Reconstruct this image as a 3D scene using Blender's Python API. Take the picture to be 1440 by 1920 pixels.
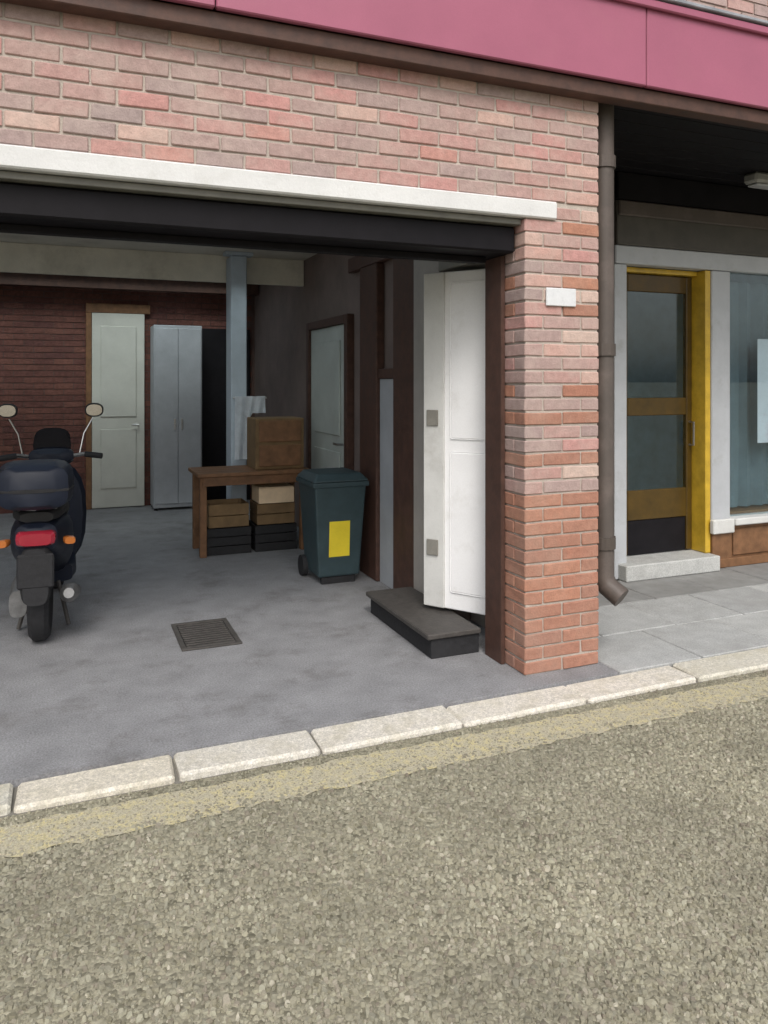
import bpy, bmesh, math, random
import numpy as np
from mathutils import Vector, Matrix
random.seed(7); rng = np.random.default_rng(11)
S = bpy.context.scene
for o in list(bpy.data.objects): bpy.data.objects.remove(o)
C = S.collection
R = math.radians

# ------------------------------------------------------------------ camera, sky, sun, exposure
cam_d = bpy.data.cameras.new('camera'); cam = bpy.data.objects.new('camera', cam_d); C.objects.link(cam)
cam.location = (0, 0, 1.6); cam.rotation_euler = (R(90), 0, R(-22.3))
cam_d.sensor_fit = 'HORIZONTAL'; cam_d.sensor_width = 36; cam_d.lens = 36.05
cam_d.shift_y = -0.170; cam_d.clip_end = 3000; cam_d.clip_start = 0.05
S.camera = cam
W = bpy.data.worlds.new('World'); S.world = W; W.use_nodes = True
wn = W.node_tree.nodes; wl = W.node_tree.links
bg = wn['Background']
sky = wn.new('ShaderNodeTexSky'); sky.sky_type = 'NISHITA'; sky.sun_disc = False
SUN_EL, SUN_AZ = 48, 196            # azimuth clockwise from +Y
sky.sun_elevation = R(SUN_EL); sky.sun_rotation = R(SUN_AZ); sky.dust_density = 4; sky.air_density = 1.2
hs = wn.new('ShaderNodeHueSaturation'); hs.inputs['Saturation'].default_value = 0.42
wl.new(sky.outputs[0], hs.inputs['Color']); wl.new(hs.outputs[0], bg.inputs[0]); bg.inputs[1].default_value = 0.13
sl = bpy.data.lights.new('sun', 'SUN'); sl.energy = 0.85; sl.angle = R(22); sl.color = (1, .97, .93)
so = bpy.data.objects.new('sun', sl); C.objects.link(so)
d = Vector((math.sin(R(SUN_AZ))*math.cos(R(SUN_EL)), math.cos(R(SUN_AZ))*math.cos(R(SUN_EL)), math.sin(R(SUN_EL))))
so.rotation_euler = (-d).to_track_quat('-Z', 'Y').to_euler(); so.location = (-6, -8, 12)
S.view_settings.view_transform = 'Standard'; S.view_settings.look = 'None'
S.view_settings.exposure = 0.55; S.view_settings.gamma = 1

# ------------------------------------------------------------------ materials
def srgb(r, g, b):
    f = lambda c: (c/255/12.92) if c/255 <= .04045 else ((c/255+.055)/1.055)**2.4
    return (f(r), f(g), f(b), 1)
def speckle(n, l, g, out, amt, scale):
    t = n.new('ShaderNodeTexNoise'); t.inputs['Scale'].default_value = scale; t.inputs['Detail'].default_value = 3; t.inputs['Roughness'].default_value = .7
    l.new(g.outputs['Position'], t.inputs['Vector'])
    r = n.new('ShaderNodeMapRange'); r.inputs[1].default_value = .32; r.inputs[2].default_value = .68; r.inputs[3].default_value = 1-amt; r.inputs[4].default_value = 1+amt
    l.new(t.outputs[0], r.inputs[0])
    v = n.new('ShaderNodeVectorMath'); v.operation = 'SCALE'; l.new(out, v.inputs[0]); l.new(r.outputs[0], v.inputs['Scale'])
    return v.outputs[0]
def mat(name, col, rough=.7, metal=0, var=.18, scale=6, bump=.1, bscale=60, fine=.05, fscale=190, spec=.4, stain=None, coat=0):
    m = bpy.data.materials.new(name); m.use_nodes = True
    n = m.node_tree.nodes; l = m.node_tree.links; p = n['Principled BSDF']
    p.inputs['Roughness'].default_value = rough; p.inputs['Metallic'].default_value = metal
    p.inputs['Specular IOR Level'].default_value = spec; p.inputs['Coat Weight'].default_value = coat
    g = n.new('ShaderNodeNewGeometry')
    t = n.new('ShaderNodeTexNoise'); t.inputs['Scale'].default_value = scale; t.inputs['Detail'].default_value = 6
    t.inputs['Roughness'].default_value = .62
    l.new(g.outputs['Position'], t.inputs['Vector'])
    r = n.new('ShaderNodeMapRange'); r.inputs[1].default_value = .3; r.inputs[2].default_value = .7
    r.inputs[3].default_value = 1-var; r.inputs[4].default_value = 1+var
    l.new(t.outputs[0], r.inputs[0])
    mx = n.new('ShaderNodeVectorMath'); mx.operation = 'SCALE'
    base = n.new('ShaderNodeRGB'); base.outputs[0].default_value = col
    l.new(base.outputs[0], mx.inputs[0]); l.new(r.outputs[0], mx.inputs['Scale'])
    out = mx.outputs[0]
    if fine: out = speckle(n, l, g, out, fine, fscale)
    if stain:
        scol, sscale, lo, hi, amt = stain
        t2 = n.new('ShaderNodeTexNoise'); t2.inputs['Scale'].default_value = sscale; t2.inputs['Detail'].default_value = 8
        t2.inputs['Roughness'].default_value = .7
        l.new(g.outputs['Position'], t2.inputs['Vector'])
        r2 = n.new('ShaderNodeMapRange'); r2.inputs[1].default_value = lo; r2.inputs[2].default_value = hi; r2.inputs[4].default_value = amt
        l.new(t2.outputs[0], r2.inputs[0])
        mm = n.new('ShaderNodeMix'); mm.data_type = 'RGBA'; mm.inputs['B'].default_value = scol
        l.new(r2.outputs[0], mm.inputs['Factor']); l.new(out, mm.inputs['A']); out = mm.outputs['Result']
    l.new(out, p.inputs['Base Color'])
    rr = n.new('ShaderNodeMapRange'); rr.inputs[3].default_value = max(.03, rough-.12); rr.inputs[4].default_value = min(1, rough+.12)
    l.new(t.outputs[0], rr.inputs[0]); l.new(rr.outputs[0], p.inputs['Roughness'])
    if bump:
        tb = n.new('ShaderNodeTexNoise'); tb.inputs['Scale'].default_value = bscale; tb.inputs['Detail'].default_value = 5
        l.new(g.outputs['Position'], tb.inputs['Vector'])
        b = n.new('ShaderNodeBump'); b.inputs['Strength'].default_value = bump; b.inputs['Distance'].default_value = .01
        l.new(tb.outputs[0], b.inputs['Height']); l.new(b.outputs[0], p.inputs['Normal'])
    return m
def ramp_mat(name, cols, src='object', rough=.9, bump=.5, bscale=90, var=.12, vscale=30, bloom=None, fine=.1, fscale=170):
    m = bpy.data.materials.new(name); m.use_nodes = True
    n = m.node_tree.nodes; l = m.node_tree.links; p = n['Principled BSDF']; p.inputs['Roughness'].default_value = rough
    p.inputs['Specular IOR Level'].default_value = .25
    if src == 'object': s = n.new('ShaderNodeObjectInfo').outputs['Random']
    else:
        a = n.new('ShaderNodeAttribute'); a.attribute_name = src; s = a.outputs['Fac']
    cr = n.new('ShaderNodeValToRGB'); cr.color_ramp.interpolation = 'LINEAR'
    e = cr.color_ramp.elements
    while len(e) < len(cols): e.new(.5)
    for i, c in enumerate(cols):
        e[i].position = i/(len(cols)-1); e[i].color = c
    l.new(s, cr.inputs[0])
    g = n.new('ShaderNodeNewGeometry')
    t = n.new('ShaderNodeTexNoise'); t.inputs['Scale'].default_value = vscale; t.inputs['Detail'].default_value = 6
    l.new(g.outputs['Position'], t.inputs['Vector'])
    r = n.new('ShaderNodeMapRange'); r.inputs[1].default_value = .3; r.inputs[2].default_value = .7
    r.inputs[3].default_value = 1-var; r.inputs[4].default_value = 1+var; l.new(t.outputs[0], r.inputs[0])
    mx = n.new('ShaderNodeVectorMath'); mx.operation = 'SCALE'
    l.new(cr.outputs[0], mx.inputs[0]); l.new(r.outputs[0], mx.inputs['Scale'])
    out = speckle(n, l, g, mx.outputs[0], fine, fscale)
    if bloom:
        t2 = n.new('ShaderNodeTexNoise'); t2.inputs['Scale'].default_value = bloom[1]; t2.inputs['Detail'].default_value = 9
        t2.inputs['Roughness'].default_value = .7
        l.new(g.outputs['Position'], t2.inputs['Vector'])
        r2 = n.new('ShaderNodeMapRange'); r2.inputs[1].default_value = .45; r2.inputs[2].default_value = .75; r2.inputs[4].default_value = bloom[2]
        l.new(t2.outputs[0], r2.inputs[0])
        mm = n.new('ShaderNodeMix'); mm.data_type = 'RGBA'; mm.inputs['B'].default_value = bloom[0]
        l.new(r2.outputs[0], mm.inputs['Factor']); l.new(out, mm.inputs['A']); out = mm.outputs['Result']
    l.new(out, p.inputs['Base Color'])
    tb = n.new('ShaderNodeTexNoise'); tb.inputs['Scale'].default_value = bscale; tb.inputs['Detail'].default_value = 6
    l.new(g.outputs['Position'], tb.inputs['Vector'])
    b = n.new('ShaderNodeBump'); b.inputs['Strength'].default_value = bump; b.inputs['Distance'].default_value = .006
    l.new(tb.outputs[0], b.inputs['Height']); l.new(b.outputs[0], p.inputs['Normal'])
    return m
def glass_mat(name, tint=(.86, .92, .93, 1)):
    m = bpy.data.materials.new(name); m.use_nodes = True
    n = m.node_tree.nodes; l = m.node_tree.links; n.remove(n['Principled BSDF'])
    t = n.new('ShaderNodeBsdfTransparent'); t.inputs[0].default_value = tint
    g = n.new('ShaderNodeBsdfGlossy'); g.inputs['Roughness'].default_value = .015; g.inputs[0].default_value = (.95, .97, 1, 1)
    f = n.new('ShaderNodeFresnel'); ge = n.new('ShaderNodeNewGeometry'); mr = n.new('ShaderNodeMapRange'); mr.inputs[3].default_value = 1.6; mr.inputs[4].default_value = 1/1.6
    l.new(ge.outputs['Backfacing'], mr.inputs[0]); l.new(mr.outputs[0], f.inputs[0])
    x = n.new('ShaderNodeMixShader'); l.new(f.outputs[0], x.inputs[0]); l.new(t.outputs[0], x.inputs[1]); l.new(g.outputs[0], x.inputs[2])
    l.new(x.outputs[0], n['Material Output'].inputs[0]); return m
M = {}
cl = lambda r, g, b: (r, g, b, 1)
BR = [cl(*[u*v for u, v in zip(q[:3], (.97, .99, 1.12))]) for q in [cl(.47,.255,.20), cl(.40,.29,.235), cl(.36,.265,.22), cl(.42,.285,.225), cl(.50,.255,.205), cl(.40,.28,.225), cl(.44,.275,.215), cl(.35,.27,.225), cl(.50,.26,.195), cl(.55,.41,.31)]]
BO = [cl(.37,.185,.13), cl(.345,.175,.125), cl(.41,.20,.135), cl(.335,.185,.14), cl(.38,.168,.112)]
bl = (cl(.49,.40,.35), 5, .6)
M['brick'] = ramp_mat('weathered_pink_brick', BR, bloom=bl)
M['brick_low'] = ramp_mat('clean_orange_brick', BO, bloom=(cl(.45,.34,.27), 4, .35))
M['brick_stuff'] = ramp_mat('weathered_pink_brick_far', BR, src='rnd', bloom=bl)
M['mortar'] = mat('lime_mortar', cl(.44,.385,.335), .95, bump=.5, bscale=120, var=.15)
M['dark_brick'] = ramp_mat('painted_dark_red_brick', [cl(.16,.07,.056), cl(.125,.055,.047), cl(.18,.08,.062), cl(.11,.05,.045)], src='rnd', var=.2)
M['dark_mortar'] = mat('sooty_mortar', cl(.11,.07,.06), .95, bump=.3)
M['pink'] = mat('pink_gloss_paint', cl(.35,.105,.165), .42, var=.06, scale=2.5, bump=.05, bscale=25, stain=(cl(.36,.13,.17), 3, .52, .8, .5))
M['brown'] = mat('dark_brown_timber', cl(.075,.038,.028), .6, var=.3, scale=14)
M['lead'] = mat('grey_lead', cl(.30,.31,.34), .55, var=.25, scale=7, bump=.2)
M['white'] = mat('white_paint', cl(.87,.87,.875), .45, var=.03, scale=3, bump=.04, stain=(cl(.5,.48,.43), 5, .55, .85, .4))
M['offwhite'] = mat('aged_white_paint', cl(.62,.62,.60), .5, var=.08, scale=4, bump=.05, stain=(cl(.35,.33,.29), 6, .52, .8, .5))
M['lintel'] = mat('white_masonry_paint', cl(.66,.66,.65), .6, var=.07, scale=5, bump=.15, stain=(cl(.42,.40,.36), 7, .55, .8, .45))
M['angle'] = mat('dark_olive_steel', cl(.15,.145,.125), .5, var=.2, scale=8)
M['steel'] = mat('grey_painted_steel', cl(.22,.21,.185), .5, var=.2, scale=8)
M['black'] = mat('black_paint', cl(.010,.009,.011), .6, var=.3, scale=6, bump=.05)
M['black'].node_tree.nodes['Principled BSDF'].inputs['Specular IOR Level'].default_value = .15
M['blackrub'] = mat('black_rubber', cl(.02,.02,.022), .75, var=.3, scale=30, bump=.2)
M['plaster'] = mat('grey_plaster', cl(.60,.58,.52), .9, var=.12, scale=3, bump=.15, stain=(cl(.28,.26,.22), 2.2, .5, .75, .6))
M['bounce_white'] = mat('bounce_white_wall', cl(.70,.69,.66), .9, var=.08, scale=3, bump=.2)
M['brownwall'] = mat('brown_grey_render', cl(.20,.155,.14), .9, var=.15, scale=3, bump=.25)
M['bulkhead'] = mat('olive_grey_board', cl(.70,.67,.58), .85, var=.12, scale=3, bump=.1, stain=(cl(.3,.28,.24), 2.2, .5, .75, .5))
M['concrete'] = mat('worn_concrete', cl(.25,.25,.258), .78, var=.15, scale=5, fine=.30, fscale=110, bump=.5, bscale=90, stain=(cl(.11,.10,.095), 2.3, .52, .72, .7))
M['slab'] = ramp_mat('pale_paving_slab', [cl(.40,.41,.405), cl(.46,.465,.45), cl(.37,.375,.37), cl(.43,.435,.425)], rough=.85, bump=.35, bscale=120, var=.1, vscale=9, bloom=(cl(.27,.265,.25), 2.5, .6), fine=.24, fscale=110)
M['slab_shaded'] = ramp_mat('shaded_paving_slab', [cl(.24,.24,.235), cl(.28,.28,.27), cl(.22,.22,.215)], rough=.85, bump=.35, bscale=120, var=.12, vscale=9, bloom=(cl(.17,.165,.155), 2.5, .6))  # shade under the recess put into the colour of the row nearest the shop
M['bed'] = mat('joint_sand', cl(.20,.19,.165), .95, bump=.4)
M['kerb'] = ramp_mat('pale_granite_kerb', [cl(.60,.57,.51), cl(.66,.62,.55), cl(.55,.53,.46), cl(.63,.58,.49)], rough=.85, bump=.5, bscale=140, var=.16, vscale=45, bloom=(cl(.44,.40,.29), 9, .7), fine=.3, fscale=130)
M['taupe'] = mat('taupe_paint', cl(.085,.069,.059), .55, var=.15, scale=5, stain=(cl(.22,.17,.15), 3, .5, .8, .5))
M['fascia_dark'] = mat('dark_taupe_board', cl(.075,.068,.058), .55, var=.2, scale=5)
M['palegrey'] = mat('pale_grey_frame_paint', cl(.44,.455,.475), .45, var=.07, scale=5, bump=.05, stain=(cl(.25,.24,.21), 6, .55, .8, .5))
M['ochre'] = mat('lit_ochre_wood', cl(.56,.36,.035), .38, var=.2, scale=9, bump=.1, coat=.2)  # lining's copy of the timber, lightened for the light it catches
M['ochre_shaded'] = mat('shaded_ochre_varnish', cl(.07,.039,.003), .5, var=.25, scale=9, bump=.1, coat=.2)  # door's copy of the timber, darkened for the shade it stands in
M['woodbrown'] = mat('brown_timber', cl(.19,.095,.045), .55, var=.3, scale=11, bump=.15)
M['glass'] = glass_mat('window_glass')
M['shopwall'] = mat('shop_plaster', cl(.17,.25,.29), .9)
M['added_curtain'] = mat('blue_grey_curtain', cl(.30,.38,.43), .9, var=.1, scale=6, bump=.2, bscale=200)
M['poster'] = mat('pale_poster_paper', cl(.74,.73,.78), .6, var=.08, scale=4, bump=.02, stain=(cl(.62,.42,.48), 2.2, .48, .62, .7))
M['greydoor'] = mat('pale_olive_grey_paint', cl(.56,.56,.51), .5, var=.08, scale=3)
M['greycab'] = mat('blue_grey_enamel', cl(.40,.42,.45), .45, var=.12, scale=3)
M['greengrey'] = mat('green_grey_paint', cl(.48,.52,.49), .5, var=.12, scale=3)
M['bluesteel'] = mat('blue_grey_steel', cl(.42,.49,.56), .45, var=.1, scale=5)
M['cloth'] = mat('pale_blue_cloth', cl(.84,.89,.94), .9, var=.1, scale=12, bump=.25, bscale=300)
M['cream'] = mat('cream_cardboard', cl(.80,.62,.42), .85, var=.1, scale=10)
M['cardbrown'] = mat('brown_board', cl(.20,.13,.065), .85, var=.2, scale=10)
M['tealbin'] = mat('dark_teal_plastic', cl(.035,.06,.068), .5, var=.15, scale=10, bump=.1, bscale=200)
M['yellow'] = mat('yellow_vinyl', cl(.78,.62,.04), .45, var=.06, scale=10)
M['navy'] = mat('navy_scooter_paint', cl(.011,.015,.028), .45, var=.12, scale=5, bump=0, coat=0, spec=.3)
M['seat'] = mat('black_seat_vinyl', cl(.022,.021,.022), .55, var=.2, scale=20, bump=.15, bscale=250)
M['chrome'] = mat('dull_chrome', cl(.5,.5,.5), .28, metal=1, var=.1, bump=0)
M['alloy'] = mat('dirty_alloy', cl(.22,.22,.22), .45, metal=.7, var=.25, scale=20, bump=0)
M['redlens'] = mat('red_lens', cl(.30,.018,.035), .2, var=.1, bump=0, coat=.8)
M['amber'] = mat('amber_lens', cl(.45,.14,.03), .2, var=.1, bump=0, coat=.8)
M['mirror'] = mat('mirror_glass', cl(.6,.56,.52), .06, metal=1, var=.02, bump=0)
M['iron'] = mat('dark_cast_iron', cl(.085,.078,.072), .6, metal=.3, var=.25, scale=25, bump=.3)
M['plate'] = mat('white_enamel_plate', cl(.66,.67,.68), .3, var=.06, scale=20, bump=0)
M['galv'] = mat('grey_bulkhead', cl(.34,.34,.32), .5, var=.15)
M['yelline'] = None
M['chip'] = ramp_mat('road_chippings', [cl(.21,.195,.135), cl(.30,.28,.205), cl(.25,.24,.185), cl(.34,.32,.235), cl(.27,.25,.185), cl(.39,.375,.285), cl(.29,.275,.205), cl(.23,.20,.155), cl(.46,.43,.34)], src='rnd', rough=.85, bump=.3, bscale=200, var=.2, vscale=2.2, bloom=(cl(.185,.175,.135), 1.7, .5), fine=.08)

def road_material():
    m = bpy.data.materials.new('surface_dressed_road'); m.use_nodes = True
    n = m.node_tree.nodes; l = m.node_tree.links; p = n['Principled BSDF']; p.inputs['Roughness'].default_value = .92
    p.inputs['Specular IOR Level'].default_value = .2
    g = n.new('ShaderNodeNewGeometry')
    v = n.new('ShaderNodeTexVoronoi'); v.inputs['Scale'].default_value = 62; l.new(g.outputs['Position'], v.inputs['Vector'])
    sep = n.new('ShaderNodeSeparateColor'); l.new(v.outputs['Color'], sep.inputs[0])
    cr = n.new('ShaderNodeValToRGB'); e = cr.color_ramp.elements
    e[0].color = cl(.17,.16,.115); e[1].color = cl(.36,.34,.255)
    l.new(sep.outputs[0], cr.inputs[0])
    t = n.new('ShaderNodeTexNoise'); t.inputs['Scale'].default_value = 3; t.inputs['Detail'].default_value = 8; l.new(g.outputs['Position'], t.inputs['Vector'])
    r = n.new('ShaderNodeMapRange'); r.inputs[1].default_value = .3; r.inputs[2].default_value = .7; r.inputs[3].default_value = .8; r.inputs[4].default_value = 1.15
    l.new(t.outputs[0], r.inputs[0])
    mx = n.new('ShaderNodeVectorMath'); mx.operation = 'SCALE'; l.new(cr.outputs[0], mx.inputs[0]); l.new(r.outputs[0], mx.inputs['Scale'])
    l.new(mx.outputs[0], p.inputs['Base Color'])
    b = n.new('ShaderNodeBump'); b.inputs['Strength'].default_value = .8; b.inputs['Distance'].default_value = .008; b.invert = True
    l.new(v.outputs['Distance'], b.inputs['Height']); l.new(b.outputs[0], p.inputs['Normal'])
    return m
M['road'] = road_material()

# ------------------------------------------------------------------ helpers
def wloc(o):
    v = Vector((0, 0, 0))
    while o: v += o.location; o = o.parent
    return v
def link(name, me, m=None, parent=None, local=False, loc=None):
    o = bpy.data.objects.new(name, me); C.objects.link(o)
    if m and me and not me.materials: me.materials.append(m)
    if loc is not None: o.location = loc
    if parent:
        o.parent = parent
        if not local: o.location = Vector(loc if loc is not None else (0, 0, 0)) - wloc(parent)
    return o
def obj(name, bm, m, parent=None, local=False, smooth=False, kind=None):
    bmesh.ops.recalc_face_normals(bm, faces=bm.faces)
    me = bpy.data.meshes.new(name); bm.to_mesh(me); bm.free()
    if smooth:
        for f in me.polygons: f.use_smooth = True
        me.set_sharp_from_angle(angle=R(38))
    o = link(name, me, m, parent, local)
    if kind: o['kind'] = kind
    return o
def thing(name, label, cat, loc, group=None, rz=0):
    o = bpy.data.objects.new(name, None); C.objects.link(o); o.location = loc; o.rotation_euler = (0, 0, rz)
    o['label'] = label; o['category'] = cat; o.empty_display_size = .1
    if group: o['group'] = group
    return o
def tag(o, label, cat, group=None):
    o['label'] = label; o['category'] = cat
    if group: o['group'] = group
    return o
def box(bm, x0, x1, y0, y1, z0, z1, bev=0, jit=0):
    vs = [bm.verts.new((x, y, z)) for x in (x0, x1) for y in (y0, y1) for z in (z0, z1)]
    if jit:
        for v in vs: v.co += Vector((random.uniform(-jit, jit), random.uniform(-jit, jit), random.uniform(-jit, jit)))
    idx = [(0,1,3,2), (4,6,7,5), (0,4,5,1), (2,3,7,6), (0,2,6,4), (1,5,7,3)]
    fs = [bm.faces.new([vs[i] for i in q]) for q in idx]
    if bev:
        es = list({e for f in fs for e in f.edges})
        bmesh.ops.bevel(bm, geom=es, offset=bev, segments=1, affect='EDGES', profile=.5)
    return bm
def B(x0, x1, y0, y1, z0, z1, bev=.004, jit=0): return box(bmesh.new(), x0, x1, y0, y1, z0, z1, bev, jit)
def tube(bm, pts, r, seg=10, caps=True):
    pts = [Vector(p) for p in pts]; rings = []
    for i, p in enumerate(pts):
        t = (pts[min(i+1, len(pts)-1)] - pts[max(i-1, 0)]).normalized()
        u = t.orthogonal().normalized() if i == 0 else (pu - t*pu.dot(t)).normalized()
        pu = u; w = t.cross(u); rr = r[i] if isinstance(r, (list, tuple)) else r
        rings.append([bm.verts.new(p + (u*math.cos(a)+w*math.sin(a))*rr) for a in [2*math.pi*k/seg for k in range(seg)]])
    for a, b in zip(rings, rings[1:]):
        for k in range(seg): bm.faces.new((a[k], a[(k+1)%seg], b[(k+1)%seg], b[k]))
    if caps: bm.faces.new(rings[0][::-1]); bm.faces.new(rings[-1])
    return bm
def T(pts, r, seg=10): return tube(bmesh.new(), pts, r, seg)
def lathe(bm, prof, c, axis='x', seg=28):
    rings = []
    for (a, r) in prof:
        ring = []
        for k in range(seg):
            t = 2*math.pi*k/seg
            if axis == 'x': co = (c[0]+a, c[1]+r*math.cos(t), c[2]+r*math.sin(t))
            elif axis == 'z': co = (c[0]+r*math.cos(t), c[1]+r*math.sin(t), c[2]+a)
            else: co = (c[0]+r*math.cos(t), c[1]+a, c[2]+r*math.sin(t))
            ring.append(bm.verts.new(co))
        rings.append(ring)
    for a, b in zip(rings, rings[1:]):
        for k in range(seg): bm.faces.new((a[k], a[(k+1)%seg], b[(k+1)%seg], b[k]))
    bm.faces.new(rings[0]); bm.faces.new(rings[-1])
    return bm
def loft(bm, secs, seg=20, ex=3.0):
    """sections (y, cx, cz, rx, rz) of superellipses along y"""
    rings = []
    for s in secs:
        y, cx, cz, rx, rz = s[:5]; e = s[5] if len(s) > 5 else ex
        ring = []
        for k in range(seg):
            t = 2*math.pi*k/seg; c_, s_ = math.cos(t), math.sin(t)
            ring.append(bm.verts.new((cx+rx*math.copysign(abs(c_)**(2/e), c_), y, cz+rz*math.copysign(abs(s_)**(2/e), s_))))
        rings.append(ring)
    for a, b in zip(rings, rings[1:]):
        for k in range(seg): bm.faces.new((a[k], a[(k+1)%seg], b[(k+1)%seg], b[k]))
    bm.faces.new(rings[0]); bm.faces.new(rings[-1])
    return bm
def soup(name, verts, faces, rnd, m, parent=None):
    """one mesh from arrays: verts (N,3), faces (F,k), rnd per-vertex float"""
    me = bpy.data.meshes.new(name); me.from_pydata(verts.tolist(), [], faces.tolist())
    a = me.attributes.new('rnd', 'FLOAT', 'POINT'); a.data.foreach_set('value', rnd.astype(np.float32))
    o = link(name, me, m, parent); o['kind'] = 'stuff'; return o
CUBE_V = np.array([(x, y, z) for x in (0, 1) for y in (0, 1) for z in (0, 1)], float)
CUBE_F = np.array([(0,1,3,2), (4,6,7,5), (0,4,5,1), (2,3,7,6), (0,2,6,4), (1,5,7,3)])
def box_soup(name, boxes, m, parent, jit=.002):
    n = len(boxes); b = np.array(boxes, float)
    v = b[:, None, [0, 2, 4]] + CUBE_V[None]*(b[:, None, [1, 3, 5]] - b[:, None, [0, 2, 4]])
    v = v + rng.uniform(-jit, jit, v.shape)
    f = CUBE_F[None] + (np.arange(n)*8)[:, None, None]
    return soup(name, v.reshape(-1, 3), f.reshape(-1, 4), np.repeat(rng.random(n), 8), m, parent)

YW = 3.57            # street face of the brick wall
RZ = -0.03           # road level; pavement and floor are at 0

# ------------------------------------------------------------------ the setting
bm = bmesh.new(); g = 900
vs = [bm.verts.new(p) for p in ((-g, -g, RZ), (g, -g, RZ), (g, 3.20, RZ), (-g, 3.20, RZ))]; bm.faces.new(vs)
road = obj('road', bm, M['road'], kind='structure')
floor_o = obj('concrete_floor', B(-3.4, 2.80, 3.425, 10.5, -.12, 0, 0), M['concrete'], kind='structure')
pave = obj('pavement', B(2.806, 9, 3.425, 5.2, -.14, -.022, 0), M['bed'], kind='structure')
# paving slabs in front of the recessed shop
slab_me = {}
def slab_mesh(w, d_, k, m='slab'):
    key = (round(w, 3), round(d_, 3), k, m)
    if key not in slab_me:
        b_ = B(0, w, 0, d_, -.05, 0, .005, .0015); me = bpy.data.meshes.new('paving_slab'); b_.to_mesh(me); b_.free(); me.materials.append(M[m]); slab_me[key] = me
    return slab_me[key]
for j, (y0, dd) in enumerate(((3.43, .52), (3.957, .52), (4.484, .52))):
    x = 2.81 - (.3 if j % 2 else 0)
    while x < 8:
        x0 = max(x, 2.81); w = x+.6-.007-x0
        if w > .1: link('paving_slab', slab_mesh(w, dd, random.randint(0, 2), 'slab_shaded' if j == 2 else 'slab'), None, pave, loc=(x0, y0, random.uniform(-.0025, .0015)))
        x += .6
# kerb of flush pale stones along the building line
kerb = obj('kerb', B(-9, 12, 3.203, 3.420, -.2, -.03, 0), M['bed'], kind='structure')
x = -3.1; kk = 0
while x < 9:
    w = .60 + .32*random.random()
    b_ = B(0, w-.011, 0, .210, -.1, 0, .012, .006); me = bpy.data.meshes.new('kerb_stone'); b_.to_mesh(me); b_.free(); me.materials.append(M['kerb'])
    link('kerb_stone', me, None, kerb, loc=(x, 3.207, random.uniform(-.006, .004))); x += w
# worn yellow edge line and the sandy gutter
def line_mat():
    m = bpy.data.materials.new('worn_yellow_line'); m.use_nodes = True
    n = m.node_tree.nodes; l = m.node_tree.links; p = n['Principled BSDF']; p.inputs['Roughness'].default_value = .85
    g_ = n.new('ShaderNodeNewGeometry')
    t = n.new('ShaderNodeTexNoise'); t.inputs['Scale'].default_value = 26; t.inputs['Detail'].default_value = 9; t.inputs['Roughness'].default_value = .75
    l.new(g_.outputs['Position'], t.inputs['Vector'])
    r = n.new('ShaderNodeMapRange'); r.inputs[1].default_value = .36; r.inputs[2].default_value = .54; l.new(t.outputs[0], r.inputs[0])
    mm = n.new('ShaderNodeMix'); mm.data_type = 'RGBA'; mm.inputs['A'].default_value = cl(.54,.47,.25); mm.inputs['B'].default_value = cl(.42,.385,.285)
    l.new(r.outputs[0], mm.inputs['Factor']); l.new(speckle(n, l, g_, mm.outputs['Result'], .3, 120), p.inputs['Base Color'])
    b = n.new('ShaderNodeBump'); b.inputs['Strength'].default_value = .6; b.inputs['Distance'].default_value = .006; l.new(t.outputs[0], b.inputs['Height']); l.new(b.outputs[0], p.inputs['Normal'])
    return m
bm = bmesh.new(); N = 260; prev = None
for i in range(N+1):
    xx = -4 + 13*i/N
    a = bm.verts.new((xx, 2.915+random.uniform(-.016, .016), RZ+.005)); b_ = bm.verts.new((xx, 3.13+random.uniform(-.012, .012), RZ+.005))
    if prev: bm.faces.new((prev[0], a, b_, prev[1]))
    prev = (a, b_)
obj('yellow_edge_line', bm, line_mat(), road)
# chippings: loose and bedded stones of the dressed road surface
def chips(n, ylo, yhi, rlo, rhi, dz=0):
    y = ylo + (yhi-ylo)*rng.random(n); 
    x = (-.08*y-.7) + rng.random(n)*(1.25*y+1.5)
    r = rlo + (rhi-rlo)*rng.random(n)**2.2
    ang = rng.random((n, 1))*6.283 + (np.arange(6)*math.pi/3)[None] + rng.uniform(-.3, .3, (n, 6))
    asp = rng.uniform(.62, 1, (n, 1)); th = rng.random((n, 1))*6.283
    rad = r[:, None]*rng.uniform(.8, 1.15, (n, 6))
    lx, ly = rad*np.cos(ang), rad*np.sin(ang)*asp
    px, py = lx*np.cos(th)-ly*np.sin(th), lx*np.sin(th)+ly*np.cos(th)
    h = r*rng.uniform(.35, .75, n); tx, ty = rng.uniform(-.25, .25, (n, 1)), rng.uniform(-.25, .25, (n, 1))
    base = np.stack([x[:, None]+px, y[:, None]+py, np.full((n, 6), RZ-.003+dz)], -1)
    tsc = rng.uniform(.45, .75, (n, 1))
    top = np.stack([x[:, None]+px*tsc, y[:, None]+py*tsc, RZ+dz+h[:, None]*(1 if dz == 0 else .7)+tx*px+ty*py], -1)
    v = np.concatenate([base, top], 1).reshape(-1, 3)
    quads = np.array([(k, (k+1) % 6, 6+(k+1) % 6, 6+k) for k in range(6)]); tq = np.array([(6, 7, 8, 9), (6, 9, 10, 11)])
    f = (np.concatenate([quads, tq])[None] + (np.arange(n)*12)[:, None, None]).reshape(-1, 4)
    return v, f, np.repeat(rng.random(n), 12)
parts = [chips(62000, 1.15, 2.97, .004, .0145), chips(9000, 2.93, 3.2, .002, .007, .005), chips(2600, 2.9, 3.19, .004, .010, .003), chips(130, 1.2, 2.9, .015, .021)]
vo = 0; V, F, Q = [], [], []
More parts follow.
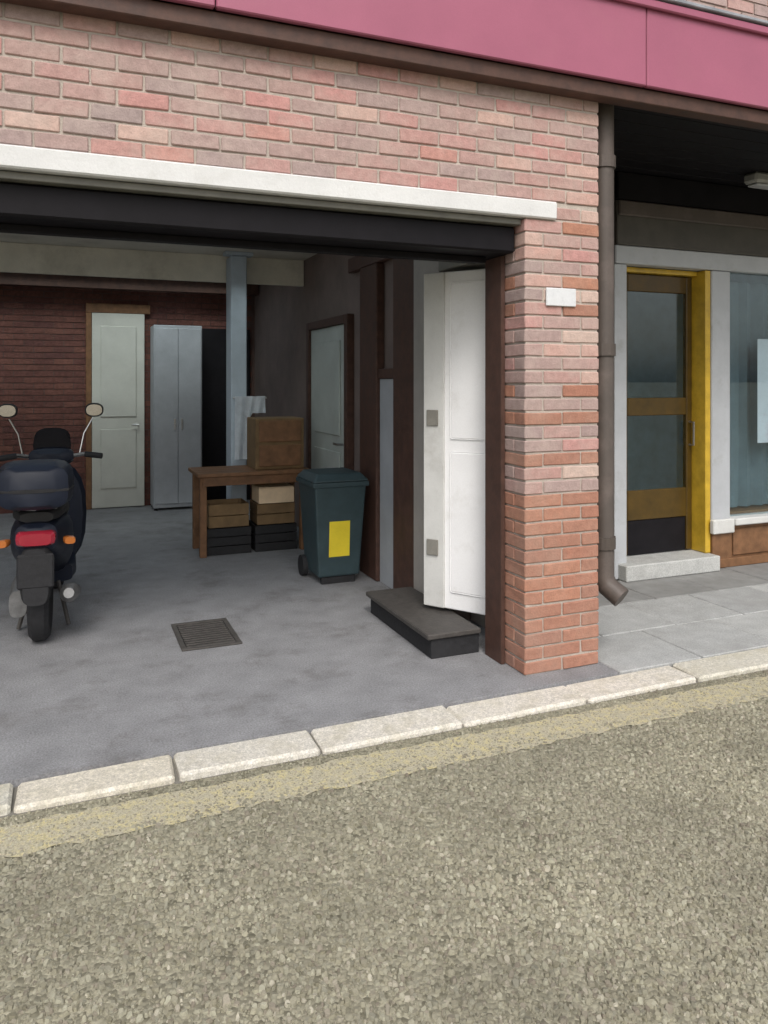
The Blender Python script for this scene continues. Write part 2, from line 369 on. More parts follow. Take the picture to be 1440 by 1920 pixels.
for v, f, q in parts: V.append(v); F.append(f+vo); Q.append(q); vo += len(v)
ch = soup('road_chippings', np.concatenate(V), np.concatenate(F), np.concatenate(Q), M['chip'])
ch['label'] = 'olive beige stone chippings covering the road in the foreground'; ch['category'] = 'gravel'

# ------------------------------------------------------------------ the brick building
bld = thing('brick_building', 'weathered pink brick building with open ground floor, pink fascia and brick pillar', 'building', (0, YW, 0))
wall = obj('wall', box(box(B(-3.4, 2.774, YW+.008, 3.99, 2.59, 3.4, 0), -3.4, 9, 3.66, 3.99, 3.405, 6.2), 2.30, 2.774, YW+.008, 3.945, -.1, 2.588), M['mortar'], bld)
brick_cache = {}
def brick(x0, x1, y0, y1, z0, z1, low=False, parent=wall):
    w, dpt, h = round(x1-x0, 3), round(y1-y0, 3), round(z1-z0, 3); k = random.randint(0, 4); key = (w, dpt, h, k, low)
    if key not in brick_cache:
        b_ = B(0, w, 0, dpt, 0, h, .0045, .0022); me = bpy.data.meshes.new('brick'); b_.to_mesh(me); b_.free()
        me.materials.append(M['brick_low' if low else 'brick']); brick_cache[key] = me
    return link('brick', brick_cache[key], None, parent, loc=(x0, y0+random.uniform(-.002, .002), z0))
PX0, PX1 = 2.29, 2.78
CH = .0755; J = .0105
far_bricks = []
# wall over the opening: stretcher bond from the lintel to the fascia, X from the corner leftwards
z = 2.592; c = 0
while z < 3.36:
    x1 = PX1; first = True
    while x1 > -3.3:
        w = (.1025 if (c % 2 and first) else .2145)
        x0 = x1-w; z1 = min(z+CH-J, 3.4)
        if x0 > -.42 and z < 3.2: brick(x0, x1, YW, YW+(.2145 if (c % 2 and first) else .1025), z, z1)
        else: far_bricks.append((x0, x1, YW, YW+.1, z, z1))
        x1 = x0-J; first = False
    z += CH; c += 1
# pillar, quoined into the reveal
z = .004; c = 0
while z + CH < 2.60:
    z1 = z+CH-J; lo = random.random() < (1 if z < .75 else 0 if z > 1.55 else (1.55-z)/.8)
    if c % 2 == 0:
        brick(PX0, PX0+.24, YW, YW+.1025, z, z1, lo); lo = lo if random.random() < .6 or z < .75 else not lo; brick(PX0+.25, PX1, YW, YW+.1025, z, z1, lo)
        brick(PX0, PX0+.1025, YW+.113, YW+.328, z, z1, lo); 
        far_bricks.append((PX0, PX0+.1, YW+.338, YW+.38, z, z1))
    else:
        brick(PX0, PX0+.1145, YW, YW+.2145, z, z1, lo); brick(PX0+.125, PX0+.3645, YW, YW+.1025, z, z1, lo); brick(PX0+.375, PX1, YW, YW+.2145, z, z1, lo)
        brick(PX0, PX0+.1025, YW+.225, YW+.38, z, z1, lo)
    z += CH; c += 1
# upper storey above the fascia; unseen height set by sun through the rooflights
z = 3.80; c = 0
while z < 6.1:
    x1 = 9 - (.11 if c % 2 else 0)
    while x1 > -3.3:
        far_bricks.append((x1-.2145, x1, 3.65, 3.75, z, z+CH-J)); x1 -= .225
    z += CH; c += 1
box_soup('brick_courses', far_bricks, M['brick_stuff'], wall)
# lintel, steel angle, shutter box
obj('lintel', B(-3.4, 2.49, YW-.018, 3.74, 2.490, 2.588, .008, .002), M['lintel'], bld)
obj('lintel_angle', B(-3.4, 2.285, YW+.03, 3.70, 2.455, 2.487, .003), M['angle'], bld)
sb = obj('shutter_box', B(-3.4, 2.28, 3.65, 4.10, 2.31, 2.452, .01), M['black'], bld)
obj('shutter_slat', B(-3.3, 2.2, 3.83, 3.87, 2.275, 2.309, .003), M['black'], sb)
obj('shutter_guide', box(box(B(2.258, 2.264, 3.765, 3.945, .001, 2.308, .002), 2.265, 2.284, 3.765, 3.80, .001, 2.308, .002), 2.265, 2.284, 3.91, 3.945, .001, 2.308, .002), M['brown'], bld)
# pink fascia in boards, brown batten, lead flashing
fas = obj('fascia', B(-3.4, 9, 3.47, 3.648, 3.275, 3.72, 0), M['brown'], bld)
for x0, x1 in ((-3.4, .6), (.606, 3.0), (3.006, 5.18), (5.186, 7.4), (7.406, 9)):
    obj('fascia_board', B(x0, x1, 3.43+random.uniform(0, .004), 3.468, 3.258, 3.735, .006), M['pink'], fas)
obj('fascia_moulding', B(-3.4, 9, 3.405, 3.429, 3.69, 3.737, .006), M['pink'], fas)
obj('soffit_batten', B(-3.4, 9, 3.47, 3.563, 3.175, 3.257, .005), M['brown'], bld)
x = -3.4
while x < 9:
    obj('flashing', B(x, x+1.53, 3.39, 3.655, 3.742+random.uniform(0, .003), 3.765, .004, .003), M['lead'], bld); x += 1.54
obj('flashing_upstand', B(-3.4, 9, 3.625, 3.646, 3.768, 3.86, .004), M['lead'], bld)
# recess over the pavement: soffit boards, side and cap walls, far pier
sof = obj('recess_soffit', B(2.782, 9, 3.66, 5.6, 3.30, 3.40, 0), M['black'], bld)
for i in range(8):
    y0 = 3.68+i*.17; obj('soffit_board', B(2.79, 8.9, y0, y0+.163, 3.284, 3.299, .003), M['black'], sof)
lamp = obj('bulkhead_lamp', B(5.08, 5.40, 4.55, 4.69, 3.20, 3.283, .02), M['galv'], bld)
obj('lamp_lens', B(5.11, 5.37, 4.57, 4.67, 3.178, 3.199, .008), M['palegrey'], lamp)
obj('side_wall', B(2.50, 2.772, 3.955, 5.3, -.1, 3.29, 0), M['mortar'], bld)
# downpipe with shoe beside the pillar
dp = obj('downpipe', T([(2.912, 3.70, 3.27), (2.912, 3.70, .46), (2.925, 3.675, .40), (2.965, 3.60, .345)], .062, 14), M['taupe'], bld, smooth=True)
for zz in (.62, 1.75, 2.85):
    obj('pipe_collar', lathe(bmesh.new(), [(0, .066), (0, .072), (.07, .072), (.07, .066)], (2.912, 3.70, zz), 'z', 16), M['taupe'], dp)
    obj('pipe_bracket', B(2.776, 2.86, 3.685, 3.715, zz+.015, zz+.05, .003), M['taupe'], dp)
obj('wall_plaque', B(2.42, 2.615, YW-.016, YW-.003, 2.015, 2.115, .004), M['plate'], bld)
# interior: walls, ceiling
RX0, RX1 = -2.6, 1.9
LIGHTS = ((4.75, 7.35), (8.35, 9.95))  # unseen rooflights, added to brighten the rear of the interior
cb = B(-3.4, RX0, 3.995, 10.5, 2.90, 3.05, 0)
box(cb, RX1, 2.34, 3.995, 10.5, 2.90, 3.05)
for y0, y1 in ((3.995, 4.75), (7.35, 8.35), (9.95, 10.5)): box(cb, RX0, RX1, y0, y1, 2.90, 3.05)
obj('ceiling', cb, M['plaster'], bld)
PW = (RX1-RX0)/5
for RY0, RY1 in LIGHTS:
    rl = obj('added_rooflight', box(box(box(B(RX0-.06, RX0, RY0-.06, RY1+.06, 3.052, 3.25, .004), RX1, RX1+.06, RY0-.06, RY1+.06, 3.052, 3.25, .004), RX0, RX1, RY0-.06, RY0, 3.052, 3.25, .004), RX0, RX1, RY1, RY1+.06, 3.052, 3.25, .004), M['white'], bld)
    for i in range(1, 5): obj('glazing_bar', B(RX0+i*PW-.02, RX0+i*PW+.02, RY0, RY1, 3.20, 3.249, .003), M['white'], rl)
    for i in range(5): obj('pane', B(RX0+i*PW+.022, RX0+(i+1)*PW-.022, RY0, RY1, 3.21, 3.216, 0), M['glass'], rl)
obj('bulkhead', B(-3.39, 2.335, 7.96, 7.995, 2.62, 2.898, .004), M['bulkhead'], bld)  # dropped board, added to screen the rear roof glazing from view
for yy in (10.05,): obj('ceiling_beam', B(-3.35, 2.33, yy, yy+.16, 2.74, 2.897, .006), M['brown'], bld)
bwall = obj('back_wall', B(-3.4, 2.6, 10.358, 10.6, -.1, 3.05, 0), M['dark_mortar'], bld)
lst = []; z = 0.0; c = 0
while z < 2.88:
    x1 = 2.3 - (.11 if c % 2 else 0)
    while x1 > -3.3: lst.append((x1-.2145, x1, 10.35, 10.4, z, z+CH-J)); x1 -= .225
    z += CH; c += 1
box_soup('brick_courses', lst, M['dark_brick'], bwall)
obj('left_wall', B(-3.7, -3.41, 3.57, 10.6, -.1, 3.4, 0), M['bounce_white'], bld)  # unseen wall, made white to bounce daylight inside
rw = obj('right_wall', B(2.345, 2.495, 4.552, 10.5, -.1, 3.05, 0), M['brownwall'], bld)
obj('shop_roof', B(2.5, 9, 5.62, 8.2, 3.29, 3.40, 0), M['lead'], bld)
# timber partition along the right wall
for y0, y1 in ((4.97, 5.36), (5.70, 6.08)): obj('timber_post', B(2.27, 2.343, y0, y1, 0.001, 2.55, .008), M['brown'], bld)
obj('partition_panel', B(2.30, 2.342, 5.363, 5.697, .001, 1.62, .004), M['greycab'], bld)
obj('partition_rail', B(2.285, 2.343, 5.363, 5.697, 1.623, 1.70, .004), M['brown'], bld)
obj('partition_header', B(2.28, 2.343, 4.75, 6.4, 2.553, 2.68, .006), M['brown'], bld)
gd = obj('side_door', B(2.30, 2.343, 6.50, 7.58, .01, 2.12, .005), M['greengrey'], bld)
for z0, z1 in ((.22, .95), (1.1, 1.98)): obj('door_panel', B(2.285, 2.299, 6.65, 7.43, z0, z1, .006), M['greengrey'], gd)
obj('handle', T([(2.30, 6.58, 1.03), (2.25, 6.58, 1.03), (2.25, 6.70, 1.03)], .011, 8), M['chrome'], gd)
for y0, y1, z0, z1 in ((6.41, 6.497, .001, 2.2), (7.583, 7.67, .001, 2.2), (6.498, 7.582, 2.123, 2.2)): obj('door_frame', B(2.275, 2.343, y0, y1, z0, z1, .004), M['brown'], bld)
# back doors
bd = obj('back_door', B(.27, .90, 10.28, 10.33, .01, 2.46, .005), M['greydoor'], bld)
for z0, z1 in ((.25, 1.0), (1.15, 2.3)): obj('door_panel', B(.37, .80, 10.265, 10.279, z0, z1, .008), M['greydoor'], bd)
obj('handle', T([(.82, 10.28, 1.05), (.82, 10.22, 1.05), (.74, 10.22, 1.05)], .011, 8), M['chrome'], bd)
obj('door_frame', B(.20, .97, 10.28, 10.345, 2.463, 2.58, .005), M['woodbrown'], bld)
obj('door_frame', B(.20, .267, 10.28, 10.345, 0.001, 2.46, .005), M['woodbrown'], bld)
obj('painted_dark_opening', B(1.60, 2.27, 10.30, 10.345, .001, 2.3, .005), M['black'], bld)  # solid black panel; the darkness of an opening is put into its colour
# white panelled door leaf hinged at the pillar and standing ajar over the low step
LA = math.atan2(.33, .48)
def leaf(s0, s1, t0, t1, z0, z1, bev=.006):      # s along the leaf from the hinge, t outwards from its face
    b_ = B(s0, s1, t0, t1, z0, z1, bev)
    ex, en = Vector((-math.sin(LA), math.cos(LA), 0)), Vector((-math.cos(LA), -math.sin(LA), 0))
    for v in b_.verts: v.co = Vector((2.455, 3.995, 0)) + ex*v.co.x + en*v.co.y + Vector((0, 0, v.co.z))
    return b_
wd = obj('folded_door', leaf(0, .582, -.02, .018, .17, 2.29), M['white'], bld)
obj('door_panel', leaf(.07, .39, .0185, .029, 1.24, 2.22, .009), M['white'], wd)
obj('door_panel', leaf(.07, .39, .0185, .029, .28, 1.16, .009), M['white'], wd)
obj('door_stile', leaf(.43, .58, .0185, .034, .172, 2.288, .005), M['offwhite'], wd)
for zz in (.5, 1.32): obj('bolt', leaf(.47, .55, .0345, .048, zz, zz+.10, .003), M['steel'], wd)
obj('door_frame', B(2.262, 2.343, 4.55, 4.967, .001, 2.55, .006), mat('stone_grey_paint', cl(.36,.335,.31), .55, var=.1), bld)
obj('door_frame', B(2.25, 2.498, 3.96, 4.547, 2.32, 2.45, .005), M['steel'], bld)

# ------------------------------------------------------------------ recessed shopfront
YS = 5.02
shop = thing('shopfront', 'recessed grey framed shopfront with ochre door and dark fascia, right of pillar', 'shopfront', (5.2, YS, 0))
obj('pilaster', B(3.6, 4.058, YS-.01, YS+.2, -.1, 3.28, .006), M['taupe'], shop)
obj('fascia', B(4.06, 8.9, YS-.04, YS+.1, 2.70, 3.055, .008), M['fascia_dark'], shop)
obj('fascia_moulding', B(4.06, 8.9, YS-.07, YS-.042, 2.93, 3.05, .01), M['taupe'], shop)
obj('sign_board', B(4.06, 8.9, YS-.05, YS+.1, 3.06, 3.28, .006), M['black'], shop)
fr = obj('frame', B(4.06, 4.19, YS, YS+.10, 0, 2.55, .008), M['palegrey'], shop)
obj('top_rail', B(4.06, 8.9, YS-.02, YS+.10, 2.553, 2.698, .008), M['palegrey'], shop)
obj('mullion', B(5.09, 5.30, YS, YS+.10, .30, 2.55, .008), M['palegrey'], shop)
obj('plinth_block', B(5.09, 5.30, YS-.01, YS+.10, .001, .297, .006), M['woodbrown'], shop)
obj('mullion', B(6.60, 6.72, YS, YS+.10, .38, 2.55, .008), M['palegrey'], shop)
obj('sill', B(5.303, 8.9, YS-.06, YS+.12, .36, .42, .008), M['offwhite'], shop)
obj('sill', B(5.06, 5.30, YS-.05, YS-.003, .30, .42, .008), M['offwhite'], shop)
sr = obj('stall_riser', B(5.303, 8.9, YS+.02, YS+.1, .0, .357, .004), M['woodbrown'], shop)
for i in range(6): obj('riser_panel', B(5.34+i*.55, 5.84+i*.55, YS+.004, YS+.019, .09, .32, .006), M['woodbrown'], sr)
obj('skirting', B(4.75, 8.9, YS-.02, YS+.001, .001, .075, .004), M['woodbrown'], shop)
obj('doorstep', B(4.10, 5.085, YS-.10, YS+.4, .001, .13, .008), M['slab'], shop)
obj('window_pane', B(5.304, 6.598, YS+.045, YS+.055, .423, 2.55, 0), M['glass'], shop)
obj('window_pane', B(6.722, 8.9, YS+.045, YS+.055, .423, 2.55, 0), M['glass'], shop)
# ochre lining of the door recess
obj('jamb_lining', B(5.03, 5.088, YS+.012, YS+.23, .133, 2.55, .005), M['ochre'], shop)
obj('jamb_lining', B(4.15, 4.188, YS+.104, YS+.23, .133, 2.55, .005), M['ochre'], shop)
obj('jamb_lining', B(4.19, 5.028, YS+.104, YS+.23, 2.51, 2.55, .003), M['ochre'], shop)
DY = YS+.16
dr = obj('door', box(B(4.192, 4.33, DY, DY+.05, .14, 2.505, .006), 4.965, 5.026, DY, DY+.05, .14, 2.505, .006), M['ochre_shaded'], shop)
dr['label'] = 'ochre varnished timber door with two glazed lights'
for z0, z1 in ((.43, .68), (1.31, 1.46), (2.36, 2.505)): obj('rail', B(4.332, 4.963, DY+.002, DY+.048, z0, z1, .006), M['ochre_shaded'], dr)
obj('kick_panel', B(4.332, 4.963, DY+.012, DY+.04, .14, .428, .005), M['black'], dr)
obj('pane', B(4.333, 4.962, DY+.02, DY+.028, .682, 1.308, 0), M['glass'], dr)
obj('pane', B(4.333, 4.962, DY+.02, DY+.028, 1.462, 2.358, 0), M['glass'], dr)
obj('handle', T([(4.995, DY, 1.05), (4.995, DY-.05, 1.05), (4.995, DY-.05, 1.25), (4.995, DY, 1.25)], .010, 8), M['chrome'], dr)
# room behind the glass
rm = obj('shop_room', box(box(box(box(B(3.6, 9, 6.6, 6.7, -.1, 3.28, 0), 3.5, 3.6, YS+.21, 8.1, -.1, 3.28), 9, 9.1, YS, 8.1, -.1, 3.28), 3.6, 9, YS+.42, 8.0, -.1, .0), 3.6, 9, YS+.12, 8.0, 2.86, 2.95), M['shopwall'], shop)
obj('window_shelf', B(5.35, 8.8, YS+.14, YS+.5, .40, .44, .005), M['woodbrown'], shop)
def added_curtain(x0, x1, y, z0, z1):
    bm = bmesh.new(); n = int((x1-x0)/.02); prev = None
    for i in range(n+1):
        xx = x0+(x1-x0)*i/n; yy = y+.028*math.sin(xx*38)+.012*math.sin(xx*71+1)
        c_ = [bm.verts.new((xx, yy+(.01*math.sin(xx*23) if k else 0), z0+(z1-z0)*k/4)) for k in range(5)]
        if prev:
            for k in range(4): bm.faces.new((prev[k], c_[k], c_[k+1], prev[k+1]))
        prev = c_
    bmesh.ops.solidify(bm, geom=bm.faces[:], thickness=.003); return bm
obj('added_curtain', added_curtain(5.50, 6.58, YS+.24, .46, 2.5), M['added_curtain'], shop, smooth=True)  # added behind the glass so the window looks brighter and bluer
po = obj('window_poster', B(5.70, 6.35, YS+.075, YS+.078, 1.05, 1.98, 0), M['poster'], shop)

# ------------------------------------------------------------------ things inside the open ground floor
# scooter seen from behind
sc = thing('motor_scooter', 'dark navy motor scooter with top box and red tail light, at left edge', 'scooter', (-.16, 5.22, 0), rz=R(-3))
def L(name, bm, m, parent=sc, smooth=True): return obj(name, bm, M[m], parent, True, smooth)
def wheel(y):
    w = L('wheel', lathe(bmesh.new(), [(-.03, .03), (-.045, .05), (-.045, .15), (.045, .15), (.045, .05), (.03, .03)], (0, y, .235), 'x', 28), 'alloy')
    L('tyre', lathe(bmesh.new(), [(-.046, .151), (-.06, .175), (-.058, .205), (-.035, .230), (0, .2345), (.035, .230), (.058, .205), (.06, .175), (.046, .151)], (0, y, .235), 'x', 36), 'blackrub', w)
wheel(0); wheel(1.27)
body = L('body', loft(bmesh.new(), [(-.33, 0, .70, .06, .05), (-.30, 0, .69, .115, .085), (-.15, 0, .66, .155, .12), (.10, 0, .61, .18, .17), (.35, 0, .56, .175, .20), (.52, 0, .50, .15, .21), (.60, 0, .45, .12, .17)]), 'navy')
L('seat', loft(bmesh.new(), [(-.26, 0, .80, .09, .03), (-.2, 0, .815, .135, .045), (0, 0, .81, .155, .05), (.15, 0, .80, .16, .05), (.25, 0, .765, .15, .055), (.45, 0, .755, .12, .05), (.54, 0, .74, .08, .03)]), 'seat')
L('floorboard', loft(bmesh.new(), [(.50, 0, .29, .16, .06), (.7, 0, .27, .175, .045), (.95, 0, .30, .16, .06)], ex=5), 'navy')
L('leg_shield', loft(bmesh.new(), [(.90, 0, .62, .21, .36, 2.6), (.945, 0, .63, .235, .38, 2.6), (1.0, 0, .64, .20, .36, 2.4), (1.06, 0, .66, .10, .28, 2.2)]), 'navy')
L('front_mudguard', loft(bmesh.new(), [(1.02, 0, .44, .05, .02), (1.10, 0, .47, .085, .05), (1.27, 0, .495, .09, .045), (1.42, 0, .46, .075, .045), (1.50, 0, .40, .04, .03)]), 'navy')
for s in (-1, 1): L('fork', T([(s*.085, 1.27, .235), (s*.085, 1.21, .46), (s*.05, 1.10, .70)], .018, 8), 'chrome')
hb = L('handlebar', T([(-.34, .80, 1.055), (-.22, .84, 1.07), (0, .90, 1.03), (.22, .84, 1.07), (.34, .80, 1.055)], .014, 8), 'chrome')
for s in (-1, 1):
    L('grip', T([(s*.345, .797, 1.055), (s*.23, .838, 1.068)], .021, 10), 'blackrub', hb)
    L('brake_lever', T([(s*.20, .90, 1.07), (s*.34, .87, 1.045)], .008, 6), 'chrome', hb)
    mr = L('mirror', T([(s*.19, .86, 1.07), (s*.22, .87, 1.22), (s*.28, .88, 1.33)], .006, 6), 'chrome')
    hd = L('mirror_head', loft(bmesh.new(), [(.855, s*.29, 1.39, .062, .048, 2.4), (.885, s*.29, 1.39, .066, .052, 2.4), (.91, s*.29, 1.39, .03, .025, 2)]), 'blackrub', mr)
    L('mirror_glass', loft(bmesh.new(), [(.850, s*.29, 1.39, .055, .041, 2.4), (.854, s*.29, 1.39, .055, .041, 2.4)]), 'mirror', mr)
L('handlebar_cowl', loft(bmesh.new(), [(.80, 0, 1.05, .07, .03), (.84, 0, 1.06, .15, .055), (.93, 0, 1.05, .15, .07), (1.0, 0, 1.03, .09, .06)]), 'navy')
L('windscreen', loft(bmesh.new(), [(.93, 0, 1.13, .13, .075, 2.8), (.955, 0, 1.16, .125, .10, 2.8), (.965, 0, 1.16, .12, .095, 2.8)]), 'black')
L('tail_light', loft(bmesh.new(), [(-.352, 0, .685, .085, .034, 4), (-.335, 0, .688, .105, .046, 4), (-.29, 0, .69, .112, .05, 4)]), 'redlens')
for s in (-1, 1): L('indicator', loft(bmesh.new(), [(-.30, s*.185, .66, .028, .02), (-.28, s*.18, .66, .034, .025), (-.24, s*.16, .66, .02, .02)]), 'amber')
L('plate_bracket', B(-.10, .10, -.345, -.325, .40, .60, .01), 'blackrub', smooth=False)
L('rear_mudguard', loft(bmesh.new(), [(-.34, 0, .46, .07, .16, 4), (-.31, 0, .47, .085, .17, 4), (-.22, 0, .54, .085, .09, 4)]), 'blackrub')
rk = L('luggage_rack', T([(-.09, .0, .79), (-.10, -.28, .86), (0, -.36, .865), (.10, -.28, .86), (.09, .0, .79)], .011, 8), 'chrome')
tb = L('top_box', loft(bmesh.new(), [(-.50, 0, 1.0, .13, .10, 3.5), (-.47, 0, 1.0, .185, .125, 3.8), (-.30, 0, 1.005, .205, .14, 4), (-.12, 0, 1.0, .19, .13, 3.8), (-.08, 0, .99, .15, .10, 3.5)]), 'navy')
L('box_band', loft(bmesh.new(), [(-.505, 0, .985, .12, .010, 4), (-.475, 0, .985, .19, .012, 4), (-.30, 0, .985, .209, .013, 4), (-.12, 0, .985, .194, .012, 4)]), 'blackrub', tb)
L('engine', loft(bmesh.new(), [(-.08, -.12, .25, .05, .08), (.05, -.11, .27, .07, .11), (.35, -.08, .30, .08, .11), (.5, -.05, .32, .06, .08)]), 'alloy')
L('exhaust', T([(.16, .40, .20), (.17, .15, .24), (.175, .10, .26), (.175, -.22, .33), (.175, -.26, .34)], [.02, .025, .055, .055, .03], 14), 'alloy')
for s in (-1, 1): L('stand_leg', T([(s*.08, .32, .28), (s*.15, .22, .012)], .013, 8), 'iron')

# drain cover set in the floor
dc = thing('drain_cover', 'dark iron drain cover set in the grey concrete floor', 'drain cover', (.80, 4.92, .001))
obj('frame', box(box(box(B(.62, .98, 4.66, 4.69, .0015, .012, .002), .62, .98, 5.16, 5.19, .0015, .012, .002), .62, .65, 4.692, 5.158, .0015, .012, .002), .95, .98, 4.692, 5.158, .0015, .012, .002), M['iron'], dc)
obj('backing', B(.652, .948, 4.692, 5.158, .001, .003, 0), M['black'], dc)
for i in range(11): obj('bar', B(.654, .946, 4.70+i*.042, 4.724+i*.042, .0035, .010, .002), M['iron'], dc)

# low dark step along the white door
st = thing('low_step', 'low charcoal step on the floor below the white door leaf', 'step', (2.08, 4.5, 0))
obj('riser', B(1.93, 2.245, 3.99, 4.95, .001, .115, .004), M['blackrub'], st)
obj('tread', B(1.90, 2.248, 3.97, 4.97, .117, .148, .006), M['iron'], st)

# table with crates and parcels
tbz = thing('wooden_table', 'brown wooden table at the back right holding a dark wooden box', 'table', (1.6, 7.3, 0))
for i in range(4): obj('table_plank', B(1.07, 2.13, 7.0+i*.152, 7.149+i*.152, .735, .768, .004), M['woodbrown'], tbz)
obj('apron', B(1.12, 2.08, 7.03, 7.055, .65, .733, .003), M['woodbrown'], tbz)
obj('apron', B(1.12, 2.08, 7.545, 7.57, .65, .733, .003), M['woodbrown'], tbz)
for x0 in (1.10, 2.04):
    for y0 in (7.058, 7.48): obj('leg', B(x0, x0+.06, y0, y0+.06, .001, .733, .004), M['woodbrown'], tbz)
def crate(name, x0, x1, y0, y1, z0, h, m, label, cat, rows=2):
    t = thing(name, label, cat, ((x0+x1)/2, (y0+y1)/2, z0))
    obj('base', B(x0+.012, x1-.012, y0+.012, y1-.012, z0+.001, z0+.015, 0), M[m], t)
    dh = h/rows
    for r_ in range(rows):
        a, b_ = z0+r_*dh+.002, z0+(r_+1)*dh-.006
        obj('slat', B(x0, x1, y0, y0+.011, a, b_, .002), M[m], t); obj('slat', B(x0, x1, y1-.011, y1, a, b_, .002), M[m], t)
        obj('slat', B(x0, x0+.011, y0+.012, y1-.012, a, b_, .002), M[m], t); obj('slat', B(x1-.011, x1, y0+.012, y1-.012, a, b_, .002), M[m], t)
    for cx in (x0+.012, x1-.036):
        for cy in (y0+.012, y1-.036): obj('corner_post', B(cx, cx+.024, cy, cy+.024, z0+.016, z0+h-.01, 0), M[m], t)
    return t
crate('plastic_crate', 1.17, 1.58, 7.12, 7.47, 0, .25, 'blackrub', 'black slatted crate on the floor under left end of table', 'crate', 3)
crate('plastic_crate', 1.62, 2.02, 7.12, 7.47, 0, .25, 'blackrub', 'black slatted crate on the floor under right end of table', 'crate', 3)
crate('wooden_crate', 1.19, 1.56, 7.13, 7.46, .25, .22, 'cardbrown', 'brown wooden crate on left black crate under the table', 'crate', 2)
crate('wooden_crate', 1.64, 2.0, 7.13, 7.46, .25, .20, 'cardbrown', 'brown wooden crate under the cream carton below the table', 'crate', 2)
pc = thing('carton', 'pale cream cardboard carton under the wooden tabletop', 'carton', (1.8, 7.25, .45))
obj('body', B(1.65, 1.99, 7.11, 7.42, .451, .595, .004), M['cream'], pc)
obj('flap', B(1.655, 1.985, 7.115, 7.26, .597, .602, .001), M['cream'], pc); obj('flap', B(1.655, 1.985, 7.266, 7.415, .597, .602, .001), M['cream'], pc)
wb = thing('wooden_box', 'dark brown wooden box standing on right end of table', 'box', (1.83, 7.3, .768))
obj('case', B(1.62, 2.09, 7.12, 7.50, .77, 1.25, .006), M['cardbrown'], wb)
for z0 in (.80, 1.03): obj('drawer', B(1.65, 2.06, 7.105, 7.119, z0, z0+.20, .005), M['woodbrown'], wb)
# steel column with cloth
cp = thing('steel_column', 'blue grey steel column rising behind the wooden table', 'column', (1.56, 7.8, 0))
obj('shaft', B(1.50, 1.66, 7.68, 7.94, .02, 2.86, .01), M['bluesteel'], cp)
obj('base_plate', B(1.44, 1.72, 7.66, 7.98, .001, .019, .003), M['bluesteel'], cp)
obj('cap_plate', B(1.44, 1.72, 7.66, 7.795, 2.862, 2.898, .003), M['bluesteel'], cp)
obj('arm', T([(1.52, 7.70, 1.435), (1.52, 7.665, 1.435), (1.86, 7.665, 1.435)], .010, 8), M['chrome'], cp)
def cloth():
    bm = bmesh.new(); nx, nz = 24, 20; grid = []
    for j in range(nz+1):
        row = []
        for i in range(nx+1):
            u = i/nx; x = 1.53+u*.31
            drop = .17 if u > .55 else .17+.46*(1-max(0, (u-.45))/.10) if u > .45 else .63
            zz = 1.452 - drop*(j/nz)
            y = 7.645 + .014*math.sin(u*20+j*.12)*(j/nz)**.5 - .006*(j/nz)
            if u < .55 and j > 5: x -= .02*(j/nz)*u
            row.append(bm.verts.new((x, y, zz)))
        grid.append(row)
    for j in range(nz):
        for i in range(nx): bm.faces.new((grid[j][i], grid[j][i+1], grid[j+1][i+1], grid[j+1][i]))
    bmesh.ops.solidify(bm, geom=bm.faces[:], thickness=.004)
    return bm
tag(obj('hanging_cloth', cloth(), M['cloth'], smooth=True), 'pale blue cloth hanging from an arm on the steel column', 'cloth')
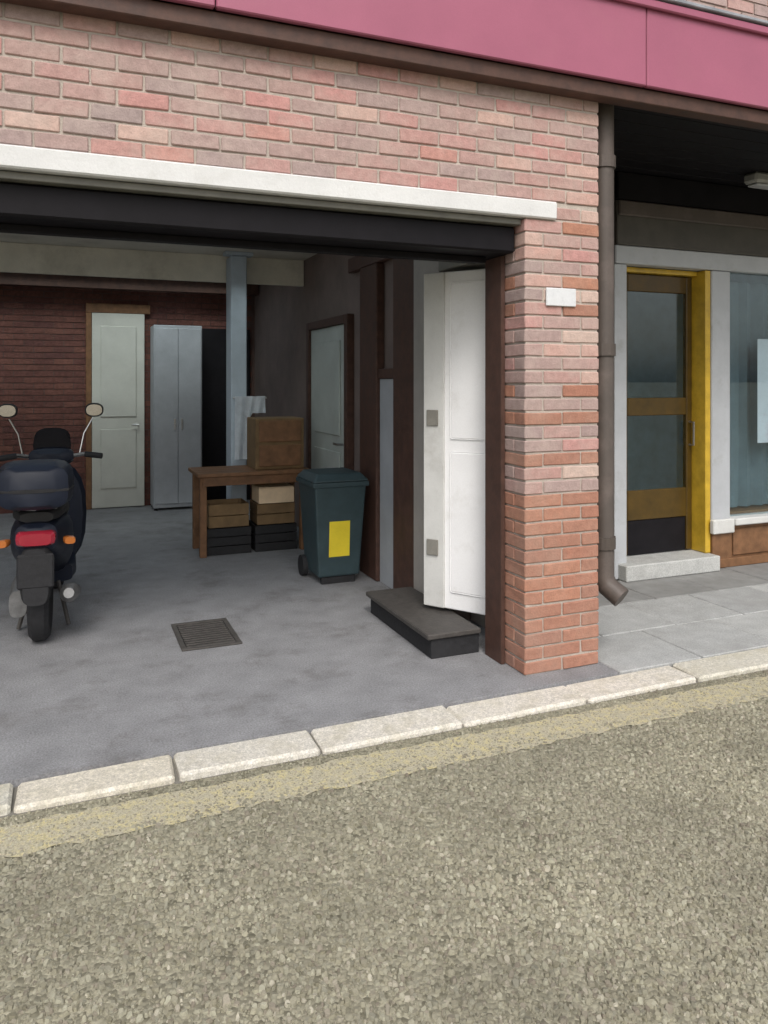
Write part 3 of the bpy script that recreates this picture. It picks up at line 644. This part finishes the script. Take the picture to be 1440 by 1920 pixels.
# grey cabinet by the back door
gc = thing('metal_cabinet', 'tall blue grey metal cabinet to the right of the pale back door', 'cabinet', (1.25, 10.0, 0))
obj('carcass', B(.97, 1.56, 9.86, 10.26, .03, 2.30, .006), M['greycab'], gc)
for x0, x1 in ((.985, 1.262), (1.268, 1.545)):
    d_ = obj('door', B(x0, x1, 9.84, 9.858, .08, 2.26, .004), M['greycab'], gc)
    obj('handle', B(x1-.05 if x0 < 1.1 else x0+.03, x1-.03 if x0 < 1.1 else x0+.05, 9.82, 9.839, 1.0, 1.14, .003), M['chrome'], d_)
for x0 in (.98, 1.51):
    for y0 in (9.87, 10.21): obj('foot', B(x0, x0+.04, y0, y0+.04, .001, .029, 0), M['black'], gc)
# wheeled bin with yellow notice
bn = thing('wheeled_bin', 'dark teal wheeled bin with a yellow notice beside brown timber posts', 'bin', (1.98, 5.95, 0))
def taper(z0, z1, a, b_, cx, cy, bev=.015):
    bm = bmesh.new(); vs = []
    for z_, (hx, hy) in ((z0, a), (z1, b_)):
        vs += [bm.verts.new((cx+sx*hx, cy+sy*hy, z_)) for sx, sy in ((-1, -1), (1, -1), (1, 1), (-1, 1))]
    bm.faces.new(vs[:4][::-1]); bm.faces.new(vs[4:])
    for k in range(4): bm.faces.new((vs[k], vs[(k+1) % 4], vs[4+(k+1) % 4], vs[4+k]))
    bmesh.ops.bevel(bm, geom=bm.edges[:], offset=bev, segments=2, affect='EDGES', profile=.5); return bm
obj('body', taper(.06, .80, (.17, .19), (.215, .235), 1.98, 5.95), M['tealbin'], bn)
obj('rim', taper(.77, .81, (.232, .25), (.232, .25), 1.98, 5.95, .008), M['tealbin'], bn)
obj('lid', taper(.812, .875, (.235, .255), (.18, .20), 1.98, 5.95), M['tealbin'], bn)
obj('handle', T([(1.82, 6.19, .80), (1.82, 6.25, .83), (2.14, 6.25, .83), (2.14, 6.19, .80)], .013, 8), M['tealbin'], bn)
for s in (-1, 1): obj('wheel', lathe(bmesh.new(), [(-.02, .03), (-.022, .085), (.022, .085), (.02, .03)], (1.98+s*.19, 6.12, .087), 'x', 20), M['blackrub'], bn, smooth=True)
obj('foot', B(1.84, 2.12, 5.78, 5.82, .001, .061, .004), M['blackrub'], bn)
yl = B(1.89, 2.06, 5.7195, 5.7225, .22, .50, 0)
for v in yl.verts: v.co.y += -(v.co.z-.06)/(.74)*.045 + .036
obj('notice', yl, M['yellow'], bn)

S.render.resolution_x = 768; S.render.resolution_y = 1024
